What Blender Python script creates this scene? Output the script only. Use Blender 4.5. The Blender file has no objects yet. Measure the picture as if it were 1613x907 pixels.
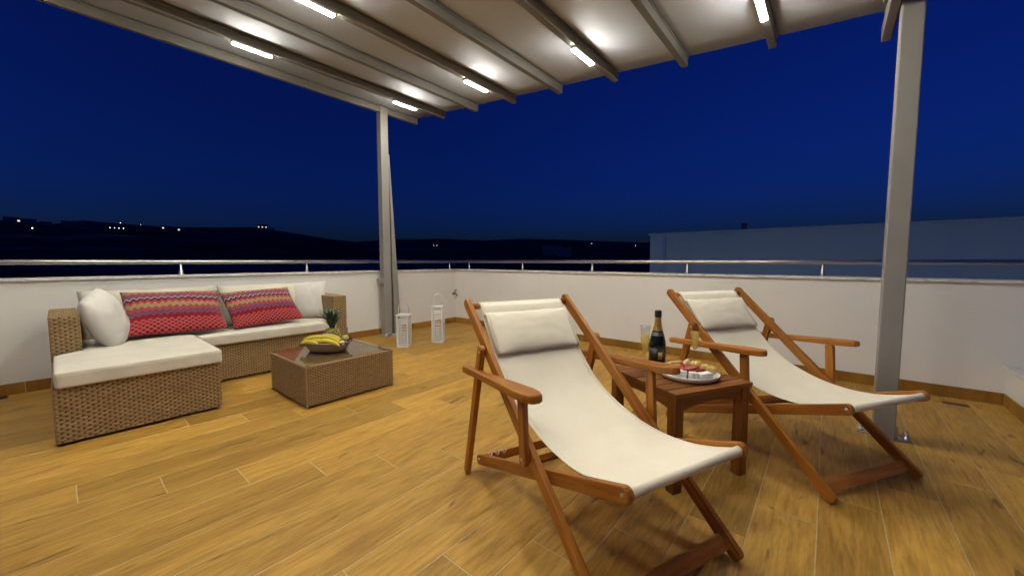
import bpy, bmesh, math, random
import numpy as np
from mathutils import Vector, Matrix, noise
random.seed(7)
R = math.radians
scene = bpy.context.scene
col = scene.collection

# ------------------------------------------------------------------ camera
cam = bpy.data.cameras.new('camera')
cam.sensor_fit = 'HORIZONTAL'; cam.sensor_width = 36.0
cam.lens = 598.0 / 1613.0 * 36.0
cam.clip_start = 0.02; cam.clip_end = 12000
cam_o = bpy.data.objects.new('camera', cam); col.objects.link(cam_o)
cam_o.location = (0, 0, 1.02)
cam_o.rotation_euler = (R(90 - 4.065), 0, R(39.8))
scene.camera = cam_o

# ------------------------------------------------------------------ sky (late dusk, sun already below the horizon behind the viewer's right)
SUN_EL, SUN_AZ = 1.5, -162.0
world = bpy.data.worlds.new('World'); scene.world = world; world.use_nodes = True
wn = world.node_tree; bg = wn.nodes['Background']
sky = wn.nodes.new('ShaderNodeTexSky'); sky.sky_type = 'NISHITA'; sky.sun_disc = False
sky.sun_elevation = R(SUN_EL); sky.sun_rotation = R(SUN_AZ)
sky.ozone_density = 3.0; sky.air_density = 1.0; sky.dust_density = 1.0
wb = wn.nodes.new('ShaderNodeMix'); wb.data_type = 'RGBA'; wb.blend_type = 'MULTIPLY'
wb.inputs[0].default_value = 1.0
wb.inputs[7].default_value = (0.055, 0.17, 1.0, 1)      # camera balanced for the warm lamps: dusk turns deep blue
wn.links.new(sky.outputs[0], wb.inputs[6]); wn.links.new(wb.outputs[2], bg.inputs[0])
bg.inputs[1].default_value = 0.11

# ------------------------------------------------------------------ exposure
vs = scene.view_settings
vs.view_transform = 'Standard'; vs.look = 'None'; vs.exposure = 0.0; vs.gamma = 1.0; vs.use_curve_mapping = False
scene.cycles.use_denoising = True
scene.cycles.max_bounces = 8; scene.cycles.transparent_max_bounces = 12
scene.cycles.caustics_reflective = False; scene.cycles.caustics_refractive = False
scene.cycles.sample_clamp_indirect = 4.0
LED_POWER = 342.0

# ------------------------------------------------------------------ materials
MATS = {}
class NT:
    def __init__(s, name):
        s.m = bpy.data.materials.new(name); s.m.use_nodes = True; s.t = s.m.node_tree
        s.b = s.t.nodes['Principled BSDF']; MATS[name] = s.m
    def n(s, typ, **kw):
        nd = s.t.nodes.new(typ)
        for k, v in kw.items(): setattr(nd, k, v)
        return nd
    def l(s, a, b): s.t.links.new(a, b)
    def math(s, op, a, b=None, c=None, clamp=False):
        nd = s.n('ShaderNodeMath', operation=op); nd.use_clamp = clamp
        for i, v in enumerate((a, b, c)):
            if v is None: continue
            if isinstance(v, (int, float)): nd.inputs[i].default_value = v
            else: s.l(v, nd.inputs[i])
        return nd.outputs[0]
    def ramp(s, fac, stops, interp='LINEAR'):
        nd = s.n('ShaderNodeValToRGB'); cr = nd.color_ramp; cr.interpolation = interp
        while len(cr.elements) < len(stops): cr.elements.new(0.5)
        for e, (p, c) in zip(cr.elements, stops):
            e.position = p; e.color = (c[0], c[1], c[2], 1) if not isinstance(c, (int, float)) else (c, c, c, 1)
        s.l(fac, nd.inputs[0]); return nd.outputs[0]
    def noise(s, vec, scale=1.0, detail=4, rough=0.55, dist=0.0):
        nd = s.n('ShaderNodeTexNoise'); nd.inputs['Scale'].default_value = scale; nd.inputs['Detail'].default_value = detail
        nd.inputs['Roughness'].default_value = rough; nd.inputs['Distortion'].default_value = dist
        if vec is not None: s.l(vec, nd.inputs['Vector'])
        return nd.outputs['Fac']
    def mapping(s, vec, scale=(1, 1, 1), loc=None):
        nd = s.n('ShaderNodeMapping'); nd.inputs['Scale'].default_value = scale
        if loc is not None: s.l(loc, nd.inputs['Location'])
        s.l(vec, nd.inputs['Vector']); return nd.outputs[0]
    def mix(s, fac, a, b, mode='MIX'):
        nd = s.n('ShaderNodeMix', data_type='RGBA', blend_type=mode)
        for i, v in ((0, fac), (6, a), (7, b)):
            if isinstance(v, (int, float)): nd.inputs[i].default_value = v
            elif isinstance(v, tuple): nd.inputs[i].default_value = (v[0], v[1], v[2], 1)
            else: s.l(v, nd.inputs[i])
        return nd.outputs[2]
    def bump(s, h, strength=0.3, dist=0.002):
        nd = s.n('ShaderNodeBump'); nd.inputs['Strength'].default_value = strength; nd.inputs['Distance'].default_value = dist
        s.l(h, nd.inputs['Height']); s.l(nd.outputs[0], s.b.inputs['Normal'])
    def rnd(s):
        oi = s.n('ShaderNodeObjectInfo'); c = s.n('ShaderNodeCombineXYZ')
        a = s.math('MULTIPLY', oi.outputs['Random'], 37.0)
        for i in range(3): s.l(a, c.inputs[i])
        return oi.outputs['Random'], c.outputs[0]
    def set(s, **kw):
        for k, v in kw.items():
            k = {'color': 'Base Color', 'rough': 'Roughness', 'metal': 'Metallic', 'spec': 'Specular IOR Level', 'trans': 'Transmission Weight',
                 'ior': 'IOR', 'coat': 'Coat Weight', 'alpha': 'Alpha', 'sheen': 'Sheen Weight', 'emis': 'Emission Color', 'estr': 'Emission Strength',
                 'sss': 'Subsurface Weight'}[k]
            if isinstance(v, (int, float)): s.b.inputs[k].default_value = v
            elif isinstance(v, tuple): s.b.inputs[k].default_value = (v[0], v[1], v[2], 1)
            else: s.l(v, s.b.inputs[k])
        return s
    def oc(s): return s.n('ShaderNodeTexCoord').outputs['Object']
    def uv(s): return s.n('ShaderNodeTexCoord').outputs['UV']

def tile_wood(name, tint=(1, 1, 1)):
    m = NT(name); rv, off = m.rnd(); oc = m.oc()
    v1 = m.mapping(oc, (8, 1.35, 1), off); v2 = m.mapping(oc, (85, 7.0, 1), off); v3 = m.mapping(oc, (22, 3.6, 1), off); v4 = m.mapping(oc, (3, .5, 1), off)
    n1 = m.noise(v1, 1, 6, .66, 1.6); n2 = m.noise(v2, 1, 3, .6); n3 = m.noise(v3, 1, 2, .5, .6); n4 = m.noise(v4, 1, 3, .5)
    t = lambda c: tuple(a * b for a, b in zip(c, tint))
    c = m.ramp(n1, [(.25, t((.31, .155, .026))), (.43, t((.455, .245, .043))), (.58, t((.525, .298, .060))), (.74, t((.405, .210, .036)))])
    fine = m.ramp(n2, [(.28, .70), (.6, 1.06)])
    c = m.mix(1.0, c, fine, 'MULTIPLY')
    big = m.ramp(n4, [(.3, .86), (.7, 1.08)]); c = m.mix(1.0, c, big, 'MULTIPLY')
    knot = m.ramp(n3, [(.655, 0.0), (.725, 1.0)])
    c = m.mix(m.math('MULTIPLY', knot, .75), c, t((.13, .062, .018)))
    tone = m.math('MULTIPLY_ADD', rv, .30, .85); c = m.mix(1.0, c, tone, 'MULTIPLY')
    m.set(color=c, rough=m.ramp(n1, [(.3, .44), (.7, .56)]), spec=.28)
    m.bump(m.math('ADD', n2, n1), .18, .0012)
tile_wood('floor_tile'); tile_wood('skirting_tile', (.74, .66, .60))

m = NT('grout'); m.set(color=m.ramp(m.noise(m.oc(), 30), [(.3, (.46, .33, .16)), (.7, (.57, .43, .23))]), rough=.9)
m = NT('plaster'); oc = m.oc(); a = m.noise(oc, 1.3, 4); b = m.noise(oc, 90, 4)
m.set(color=m.ramp(a, [(.3, (.775, .755, .71)), (.7, (.83, .81, .77))]), rough=.85, spec=.2); m.bump(b, .25, .003)
m = NT('neighbour_plaster_dusk'); oc = m.oc(); a = m.noise(m.mapping(oc, (1.2, 1, .35)), 1, 4)
m.set(color=m.ramp(a, [(.3, (.58, .80, .86)), (.7, (.64, .86, .90))]), rough=.9, spec=.1)  # white wall tinted blue-teal: dusk sky light put into the colour
m = NT('marble'); oc = m.oc(); a = m.noise(m.mapping(oc, (5, 5, 9)), 1, 6, .65, 2.5)
m.set(color=m.ramp(a, [(.35, (.50, .49, .47)), (.5, (.68, .665, .64)), (.7, (.75, .735, .71))]), rough=.5)
m = NT('steel'); m.set(color=(.62, .60, .57), metal=1.0, rough=.42)
m = NT('pergola_paint'); m.set(color=m.ramp(m.noise(m.oc(), 3, 3), [(.3, (.275, .262, .242)), (.7, (.31, .297, .275))]), rough=.42, spec=.45)
m = NT('pergola_paint_shaded'); m.set(color=m.ramp(m.noise(m.oc(), 3, 3), [(.3, (.195, .185, .170)), (.7, (.225, .213, .197))]), rough=.42, spec=.45)  # same paint as the posts, darkened: shade on the rafters put into the colour
m = NT('canopy_cloth'); oc = m.oc(); a = m.noise(m.mapping(oc, (1.5, .6, 1)), 1, 3); b = m.noise(m.mapping(oc, (7, 1.2, 1)), 1, 3)
m.set(color=m.ramp(a, [(.3, (.53, .565, .615)), (.7, (.57, .605, .655))]), rough=.62, spec=.18); m.bump(b, .08, .008)
m = NT('led'); m.set(color=(.8, .8, .8), emis=(1.0, .955, .82), estr=LED_POWER)
m = NT('led_housing'); m.set(color=(.7, .7, .68), rough=.4)
def weave_mat(name, ca, cb):
    m = NT(name); oc = m.oc(); a = m.noise(m.mapping(oc, (18, 18, 95)), 1, 3, .6); b = m.noise(m.mapping(oc, (130, 130, 420)), 1, 2)
    c = m.ramp(a, [(.3, ca), (.7, cb)]); c = m.mix(1.0, c, m.ramp(b, [(.3, .8), (.7, 1.1)]), 'MULTIPLY')
    m.set(color=c, rough=.45, spec=.4)
weave_mat('rattan', (.29, .190, .083), (.46, .318, .155))
weave_mat('rattan_dark', (.25, .157, .067), (.41, .276, .130))
m = NT('rattan_gap'); m.set(color=(.13, .078, .033), rough=.7)
m = NT('rattan_trim'); m.set(color=(.30, .20, .11), rough=.4)
m = NT('dark_plastic'); m.set(color=(.02, .016, .013), rough=.5)
def cloth(name, ca, cb, wv=900, bs=.25):
    m = NT(name); oc = m.oc(); a = m.noise(oc, 6, 4); b = m.noise(oc, wv, 2)
    w = m.noise(m.mapping(oc, (9, 9, 9)), 1, 3, .5, .8)
    m.set(color=m.ramp(a, [(.3, ca), (.7, cb)]), rough=.9, spec=.15, sheen=.15); m.bump(m.math('ADD', m.math('MULTIPLY', b, .25), m.math('MULTIPLY', w, 2.0)), bs, .006)
cloth('cushion_cloth', (.66, .61, .50), (.74, .69, .58))
cloth('white_pillow_cloth', (.72, .69, .62), (.79, .76, .69))
cloth('canvas', (.80, .735, .59), (.85, .785, .64), 1200, .07)
m = NT('piping_cloth'); m.set(color=(.60, .54, .42), rough=.9)

def teak(name, c0, c1, c2):
    m = NT(name); rv, off = m.rnd(); uv = m.uv()
    v1 = m.mapping(uv, (2.2, 38, 1), off); v2 = m.mapping(uv, (6, 190, 1), off)
    a = m.noise(v1, 1, 5, .6, .8); b = m.noise(v2, 1, 2)
    c = m.ramp(a, [(.28, c0), (.5, c1), (.72, c2)]); c = m.mix(1.0, c, m.ramp(b, [(.3, .84), (.65, 1.06)]), 'MULTIPLY')
    c = m.mix(1.0, c, m.math('MULTIPLY_ADD', rv, .3, .85), 'MULTIPLY')
    m.set(color=c, rough=.42, spec=.35); m.bump(b, .12, .001)
teak('teak', (.22, .066, .010), (.37, .132, .017), (.48, .208, .030))
teak('table_teak', (.13, .042, .007), (.215, .078, .014), (.29, .117, .022))

# red zigzag cushion: rows of chevrons, a diamond lattice along the lower edge
m = NT('zigzag_cloth'); uv = m.uv(); sx = m.n('ShaderNodeSeparateXYZ'); m.l(uv, sx.inputs[0]); U, V = sx.outputs[0], sx.outputs[1]
tri = m.math('ABSOLUTE', m.math('SUBTRACT', m.math('FRACT', m.math('MULTIPLY', U, 15.0)), .5))
wob = m.noise(uv, 5, 2); vv = m.math('ADD', V, m.math('MULTIPLY', m.math('SUBTRACT', tri, .25), .125)); vv = m.math('ADD', vv, m.math('MULTIPLY', m.math('SUBTRACT', wob, .5), .02))
red, drk, nav, pnk, bei, olv, wht = (.30, .010, .018), (.12, .006, .013), (.012, .014, .055), (.40, .085, .10), (.46, .32, .16), (.20, .15, .055), (.55, .44, .38)
rows = [red, drk, red, nav, pnk, nav, (.10, .09, .22), red, pnk, red, olv, bei, olv, bei, red, pnk, red, drk, nav, wht, nav, (.16, .12, .26), red, pnk, red, bei, olv, bei, olv]
st = [(.26 + .74 * i / len(rows), c) for i, c in enumerate(rows)]
st = [(0.0, red)] + st
# three ramps because a ramp holds 32 stops
zig = m.ramp(vv, st[:30], 'CONSTANT')
fu = m.math('MULTIPLY', U, 15.0); fv = m.math('MULTIPLY', V, 14.0)
d1 = m.math('ABSOLUTE', m.math('SUBTRACT', m.math('FRACT', m.math('ADD', fu, fv)), .5))
d2 = m.math('ABSOLUTE', m.math('SUBTRACT', m.math('FRACT', m.math('SUBTRACT', fu, fv)), .5))
lat = m.math('MAXIMUM', m.math('GREATER_THAN', d1, .41), m.math('GREATER_THAN', d2, .41))
lc = m.mix(lat, red, (.44, .14, .13)); core = m.math('MULTIPLY', m.math('LESS_THAN', d1, .16), m.math('LESS_THAN', d2, .16)); lc = m.mix(core, lc, drk)
c = m.mix(m.math('LESS_THAN', vv, .26), zig, lc)
thr = m.noise(m.mapping(uv, (240, 180, 1)), 1, 2); c = m.mix(1.0, c, m.ramp(thr, [(.3, .72), (.7, 1.15)]), 'MULTIPLY')
m.set(color=c, rough=.9, spec=.1, sheen=.2); m.bump(thr, .4, .002)

def thin_glass(name, tint, rough, ior=1.5, gain=1.0, body=None):
    m = NT(name); tr = m.n('ShaderNodeBsdfTransparent'); tr.inputs[0].default_value = (*tint, 1)
    gl = m.n('ShaderNodeBsdfGlossy'); gl.inputs['Roughness'].default_value = rough
    fr = m.n('ShaderNodeFresnel'); fr.inputs[0].default_value = ior
    mx = m.n('ShaderNodeMixShader'); front = m.math('SUBTRACT', 1.0, m.n('ShaderNodeNewGeometry').outputs['Backfacing']); m.l(m.math('MULTIPLY', m.math('MULTIPLY', fr.outputs[0], gain, clamp=True), front), mx.inputs[0]); base = tr.outputs[0]
    if body:
        df = m.n('ShaderNodeBsdfTranslucent'); df.inputs[0].default_value = (*body[0], 1); d2_ = m.n('ShaderNodeBsdfDiffuse'); d2_.inputs[0].default_value = (*body[0], 1)
        a = m.n('ShaderNodeAddShader'); m.l(df.outputs[0], a.inputs[0]); m.l(d2_.outputs[0], a.inputs[1])
        m2 = m.n('ShaderNodeMixShader'); m2.inputs[0].default_value = body[1]; m.l(tr.outputs[0], m2.inputs[1]); m.l(a.outputs[0], m2.inputs[2]); base = m2.outputs[0]
    m.l(base, mx.inputs[1]); m.l(gl.outputs[0], mx.inputs[2]); m.l(mx.outputs[0], m.t.nodes['Material Output'].inputs[0])
thin_glass('table_glass', (.93, .92, .88), .02, 1.5, 1.5)
thin_glass('clear_glass', (.95, .955, .95), .02, 1.5, 1.3)
thin_glass('champagne', (.95, .86, .52), .02, 1.33, .8, ((.80, .68, .30), .26))
m = NT('bottle_glass'); m.set(color=(.008, .012, .006), rough=.05, spec=.6)
m = NT('gold_foil'); m.set(color=m.ramp(m.noise(m.oc(), 60, 3), [(.3, (.55, .32, .06)), (.7, (.75, .50, .14))]), metal=.8, rough=.35)
m = NT('black_foil'); m.set(color=(.015, .015, .015), rough=.35)
m = NT('paper_label'); m.set(color=m.ramp(m.noise(m.oc(), 90, 2), [(.4, (.50, .30, .09)), (.6, (.62, .40, .14))]), rough=.5)
m = NT('lantern_paint'); m.set(color=(.86, .86, .84), rough=.5)
m = NT('lantern_glass'); m.set(color=(.9, .93, .92), rough=.05, trans=.9, ior=1.2)
m = NT('candle_wax'); m.set(color=(.75, .70, .58), rough=.6, sss=.1)
m = NT('porcelain'); m.set(color=(.86, .85, .82), rough=.18, spec=.5)
m = NT('wood_bowl'); v = m.mapping(m.oc(), (6, 6, 70)); a = m.noise(v, 1, 4, .6, .6); m.set(color=m.ramp(a, [(.3, (.23, .155, .105)), (.7, (.40, .30, .225))]), rough=.55)
m = NT('banana_skin'); oc = m.oc(); a = m.noise(oc, 22, 3); b = m.noise(oc, 120, 2)
c = m.ramp(a, [(.3, (.52, .46, .045)), (.6, (.66, .50, .04))]); c = m.mix(m.ramp(b, [(.66, 0.), (.72, .6)]), c, (.12, .07, .02)); m.set(color=c, rough=.5)
m = NT('banana_tip'); m.set(color=(.34, .33, .07), rough=.6)
m = NT('pineapple_skin'); a = m.noise(m.oc(), 60, 3); m.set(color=m.ramp(a, [(.35, (.16, .12, .03)), (.6, (.42, .36, .10))]), rough=.6)
m = NT('pineapple_leaf'); a = m.noise(m.mapping(m.oc(), (9, 9, 30)), 1, 3); m.set(color=m.ramp(a, [(.3, (.035, .060, .035)), (.7, (.10, .15, .095))]), rough=.5)
m = NT('green_apple'); a = m.noise(m.oc(), 40, 3); m.set(color=m.ramp(a, [(.3, (.42, .44, .06)), (.7, (.52, .50, .12))]), rough=.3)
m = NT('plum_skin'); a = m.noise(m.oc(), 30, 3); m.set(color=m.ramp(a, [(.3, (.045, .008, .014)), (.7, (.10, .018, .028))]), rough=.35)
m = NT('bread'); a = m.noise(m.oc(), 45, 4); m.set(color=m.ramp(a, [(.3, (.55, .33, .08)), (.5, (.74, .52, .17)), (.7, (.82, .64, .30))]), rough=.8); m.bump(a, .3, .003)
m = NT('bread_crumb'); a = m.noise(m.oc(), 120, 4); m.set(color=m.ramp(a, [(.3, (.62, .46, .24)), (.7, (.78, .64, .40))]), rough=.9); m.bump(a, .4, .003)
m = NT('cheese'); a = m.noise(m.oc(), 50, 3); m.set(color=m.ramp(a, [(.3, (.84, .80, .70)), (.7, (.88, .85, .77))]), rough=.55, sss=.05)
m = NT('tomato'); a = m.noise(m.oc(), 70, 3); m.set(color=m.ramp(a, [(.3, (.34, .022, .014)), (.7, (.55, .07, .045))]), rough=.3, spec=.6)
m = NT('ham'); a = m.noise(m.oc(), 60, 4); m.set(color=m.ramp(a, [(.35, (.36, .05, .04)), (.65, (.56, .20, .16))]), rough=.45)
m = NT('brass'); m.set(color=(.23, .20, .16), metal=.8, rough=.35)
m = NT('drain_metal'); m.set(color=(.10, .07, .045), metal=.3, rough=.5)
m = NT('white_rope'); m.set(color=(.78, .76, .72), rough=.9)
m = NT('hill_scrub'); oc = m.oc(); a = m.noise(oc, .02, 6, .65); b = m.noise(m.mapping(oc, (.004, .004, .22)), 1, 4, .6, .5)
c = m.ramp(a, [(.35, (.05, .042, .034)), (.65, (.15, .125, .098))]); c = m.mix(m.ramp(b, [(.55, 0.), (.62, .6)]), c, (.30, .26, .22)); m.set(color=c, rough=1.0, spec=0.0)
m = NT('house_white'); m.set(color=(.34, .30, .27), rough=.9)
m = NT('house_trim'); m.set(color=(.10, .13, .22), rough=.6)
m = NT('lit_window'); m.set(color=(.8, .7, .5), emis=(1.0, .82, .55), estr=1.3)
m = NT('lamp_glow'); m.set(color=(.8, .7, .5), emis=(1.0, .82, .55), estr=6.0)
m = NT('lamp_pole'); m.set(color=(.12, .12, .12), rough=.6)

# ------------------------------------------------------------------ helpers
def tag(o, label=None, cat=None, group=None, kind=None):
    if label: o['label'] = label
    if cat: o['category'] = cat
    if group: o['group'] = group
    if kind: o['kind'] = kind
    return o
def empty(name, loc=(0, 0, 0), rz=0.0):
    o = bpy.data.objects.new(name, None); col.objects.link(o); o.location = loc; o.rotation_euler = (0, 0, rz); o.empty_display_size = .1
    return o
def link(name, me, mat, parent=None, smooth=False, loc=None):
    if smooth:
        for p in me.polygons: p.use_smooth = True
    if isinstance(mat, str): mat = [mat]
    if not me.materials:
        for k in mat: me.materials.append(MATS[k])
    o = bpy.data.objects.new(name, me); col.objects.link(o)
    if parent: o.parent = parent
    if loc is not None: o.location = loc
    return o
def from_bm(bm, name='m'):
    me = bpy.data.meshes.new(name); bm.normal_update(); bm.to_mesh(me); bm.free(); return me
def obj(name, bm, mat, parent=None, smooth=False, loc=None):
    return link(name, from_bm(bm, name), mat, parent, smooth, loc)
def copy_tree(o, parent=None):
    c = o.copy(); col.objects.link(c); c.parent = parent
    for ch in list(o.children): copy_tree(ch, c)
    return c
def add_box(bm, x0, x1, y0, y1, z0, z1, bev=0.0, M=None):
    vs_ = [bm.verts.new((x, y, z)) for z in (z0, z1) for y in (y0, y1) for x in (x0, x1)]
    fs = [(0, 2, 3, 1), (4, 5, 7, 6), (0, 1, 5, 4), (2, 6, 7, 3), (0, 4, 6, 2), (1, 3, 7, 5)]
    faces = [bm.faces.new([vs_[i] for i in f]) for f in fs]
    if M is not None:
        for v in vs_: v.co = M @ v.co
    if bev > 0:
        es = list({e for f in faces for e in f.edges})
        bmesh.ops.bevel(bm, geom=es, offset=bev, segments=2, profile=.5, affect='EDGES')
def box(name, dims, mat, parent=None, bev=0.0, loc=None):
    bm = bmesh.new(); add_box(bm, *dims, bev); return obj(name, bm, mat, parent, loc=loc)
def add_tube(bm, pts, rad, seg=10, cap=True):
    pts = [Vector(p) for p in pts]; n = len(pts); rads = rad if isinstance(rad, (list, tuple)) else [rad] * n
    rings = []; prev = None
    for i, p in enumerate(pts):
        d = (pts[min(i + 1, n - 1)] - pts[max(i - 1, 0)]).normalized()
        if prev is None:
            a = Vector((0, 0, 1)) if abs(d.z) < .9 else Vector((1, 0, 0)); u = d.cross(a).normalized()
        else:
            u = (prev - d * prev.dot(d)).normalized()
        prev = u; w = d.cross(u)
        rings.append([bm.verts.new(p + (u * math.cos(2 * math.pi * k / seg) + w * math.sin(2 * math.pi * k / seg)) * rads[i]) for k in range(seg)])
    for a, b in zip(rings, rings[1:]):
        for k in range(seg): bm.faces.new((a[k], a[(k + 1) % seg], b[(k + 1) % seg], b[k]))
    if cap:
        bm.faces.new(rings[0][::-1]); bm.faces.new(rings[-1])
def add_lathe(bm, prof, seg=24, sx=1.0, sy=1.0, c=(0, 0, 0)):
    rings = []
    for r, z in prof:
        if r < 1e-6: rings.append([bm.verts.new((c[0], c[1], c[2] + z))])
        else: rings.append([bm.verts.new((c[0] + r * sx * math.cos(2 * math.pi * k / seg), c[1] + r * sy * math.sin(2 * math.pi * k / seg), c[2] + z)) for k in range(seg)])
    for a, b in zip(rings, rings[1:]):
        if len(a) == 1 and len(b) == 1: continue
        for k in range(seg):
            k2 = (k + 1) % seg
            if len(a) == 1: bm.faces.new((a[0], b[k2], b[k]))
            elif len(b) == 1: bm.faces.new((a[k], a[k2], b[0]))
            else: bm.faces.new((a[k], a[k2], b[k2], b[k]))
def lathe(name, prof, mat, parent=None, seg=24, sx=1.0, sy=1.0, loc=None):
    bm = bmesh.new(); add_lathe(bm, prof, seg, sx, sy); bmesh.ops.recalc_face_normals(bm, faces=bm.faces[:]); return obj(name, bm, mat, parent, True, loc)
def stick(name, a, b, wid, thk, mat, parent=None, side=(0, 1, 0), round_end=True, bev=.004, taper=None):
    """a timber from a to b: thk along `side`, wid across, rounded ends; UV u runs along the grain"""
    a, b = Vector(a), Vector(b); L = (b - a).length; d = (b - a) / L; s = Vector(side); s = (s - d * s.dot(d)).normalized(); w = d.cross(s)
    out = []
    h = wid / 2; w1 = taper if taper else (1.0, 1.0)
    if round_end:
        for k in range(7): t = math.pi / 2 + math.pi * k / 6; out.append((h * .8 + h * .8 * math.cos(t), h * w1[0] * math.sin(t)))
        for k in range(7): t = -math.pi / 2 + math.pi * k / 6; out.append((L - h * .8 + h * .8 * math.cos(t), h * w1[1] * math.sin(t)))
    else: out = [(0, h), (0, -h), (L, -h), (L, h)]
    return extrude_outline(name, out, thk, a, d, w, s, mat, parent, bev)
def extrude_outline(name, out, thk, o, d, w, s, mat, parent=None, bev=.004):
    bm = bmesh.new(); lo = [bm.verts.new((x, y, -thk / 2)) for x, y in out]; hi = [bm.verts.new((x, y, thk / 2)) for x, y in out]
    n = len(out); f0 = bm.faces.new(lo[::-1]); f1 = bm.faces.new(hi)
    for k in range(n): bm.faces.new((lo[k], lo[(k + 1) % n], hi[(k + 1) % n], hi[k]))
    bmesh.ops.recalc_face_normals(bm, faces=bm.faces[:])
    if bev: bmesh.ops.bevel(bm, geom=list(set(list(f0.edges) + list(f1.edges))), offset=bev, segments=2, profile=.5, affect='EDGES')
    uvl = bm.loops.layers.uv.new('UVMap')
    for f in bm.faces:
        nz = abs(f.normal.z)
        for lp in f.loops:
            c = lp.vert.co; lp[uvl].uv = (c.x, c.y if nz > .5 else c.z + .2)
    M = Matrix((d, w, s)).transposed().to_4x4(); M.translation = Vector(o)
    bmesh.ops.transform(bm, matrix=M, verts=bm.verts[:])
    if M.to_3x3().determinant() < 0: bmesh.ops.reverse_faces(bm, faces=bm.faces[:])
    return obj(name, bm, mat, parent)
def mesh_np(verts, faces, name='m', uvs=None):
    me = bpy.data.meshes.new(name); me.from_pydata(verts, [], faces)
    if uvs is not None:
        ul = me.uv_layers.new(name='UVMap'); vi = np.empty(len(me.loops), dtype=np.int32); me.loops.foreach_get('vertex_index', vi)
        ul.data.foreach_set('uv', np.asarray(uvs, dtype=np.float32)[vi].ravel())
    me.update(); return me

# ------------------------------------------------------------------ the setting: terrain with dark hills
SKYL = [(-180, .03), (-120, .03), (-60, .03), (-4.8, .0331), (6.6, .0375), (20.3, .0453), (33.8, .056), (38.5, .058), (44.2, .0529), (49.8, .0571), (57, .0538), (62.1, .046), (64.5, .0497),
        (68.3, .0597), (71.8, .0688), (73.8, .0727), (78.1, .0688), (82, .0662), (84.9, .0676), (86.8, .0688), (88, .0704), (89.3, .0644), (90.3, .060), (91.6, .0675), (93, .0634), (97.5, .052), (130, .04), (180, .03)]
GROUND = -6.0
def ridge(az):
    e = float(np.interp(az, [a for a, _ in SKYL], [b for _, b in SKYL]))
    t = min(1.0, max(0.0, (66 - az) / 8.0)); Rr = 620 + (1750 - 620) * (t * t * (3 - 2 * t))
    return Rr, 1.02 + e * Rr
def terrain(r, az):
    Rr, h = ridge(az); x = min(1.0, max(0.0, (r - 90) / (Rr - 90)))
    s = x ** 1.25
    z = GROUND + (h - GROUND) * s
    if r > Rr: z = h - (r - Rr) * .12
    amp = max(0.0, min(1.0, (r - 90) / 200)) * (0.4 if abs(r - Rr) < 1 else 1.0)
    p = Vector((r * math.sin(R(az)) * .012, r * math.cos(R(az)) * .012, 0))
    z += amp * 3.2 * noise.noise(p) * (1 - x * .8 if r <= Rr else .2)
    return z
azs = np.concatenate([np.arange(-180, -20, 4.0), np.arange(-20, 110, .5), np.arange(110, 180, 4.0)])
def rings_for(az):
    Rr, _ = ridge(az); return [0.0] + list(np.geomspace(14, 90, 5)) + list(np.linspace(90, Rr, 26)[1:]) + [Rr * 1.15, Rr * 1.6, Rr * 2.5]
V, F = [], []
na = len(azs)
for az in azs:
    for r in rings_for(az):
        V.append((-r * math.sin(R(az)), r * math.cos(R(az)), terrain(r, az) if r > 0 else GROUND))
nr = len(rings_for(0))
for i in range(na):
    j = (i + 1) % na
    for k in range(nr - 1): F.append((i * nr + k, i * nr + k + 1, j * nr + k + 1, j * nr + k))
tag(link('hills', mesh_np(V, F, 'hills'), 'hill_scrub', smooth=True), kind='structure')

# ------------------------------------------------------------------ terrace floor: staggered wood-look tiles
WX, WY, PX = -4.77, 4.25, 1.0        # inner faces of left wall, right wall, low plinth
FY0 = -2.6
floor = box('floor', (WX - .2, PX + 1.6, FY0, WY + .2, -.25, -.0012), 'grout'); tag(floor, kind='structure')
tile_cache = {}
def tile_mesh(w, l):
    key = (round(w, 3), round(l, 3))
    if key not in tile_cache:
        bm = bmesh.new(); add_box(bm, 0, w, 0, l, -.006, 0)
        top = [f for f in bm.faces if f.calc_center_median().z > -.0005]
        bm.normal_update(); r = bmesh.ops.bevel(bm, geom=[e for f in bm.faces if f.normal.z > .9 for e in f.edges], offset=.0012, segments=1, affect='EDGES')
        tile_cache[key] = from_bm(bm, 'tile')
    return tile_cache[key]
TW, TL, STG, GAP = .2005, 1.245, .2565, .0042
row0 = math.floor((WX - .01) / TW)
x_line0 = .010
k0 = math.floor((WX - x_line0) / TW); k1 = math.ceil((PX - x_line0) / TW)
for k in range(k0, k1):
    xa, xb = x_line0 + k * TW, x_line0 + (k + 1) * TW
    xa2, xb2 = max(xa + GAP / 2, WX), min(xb - GAP / 2, PX)
    if xb2 - xa2 < .01: continue
    rowi = k + 13                    # row whose left line is X=-2.6
    y = (.005 + STG * rowi) % TL
    y -= TL * math.ceil((y - FY0) / TL)
    while y < WY:
        ya, yb = max(y + GAP / 2, FY0), min(y + TL - GAP / 2, WY)
        if yb - ya > .02: link('tile', tile_mesh(xb2 - xa2, yb - ya), 'floor_tile', floor, loc=(xa2, ya, 0))
        y += TL

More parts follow.
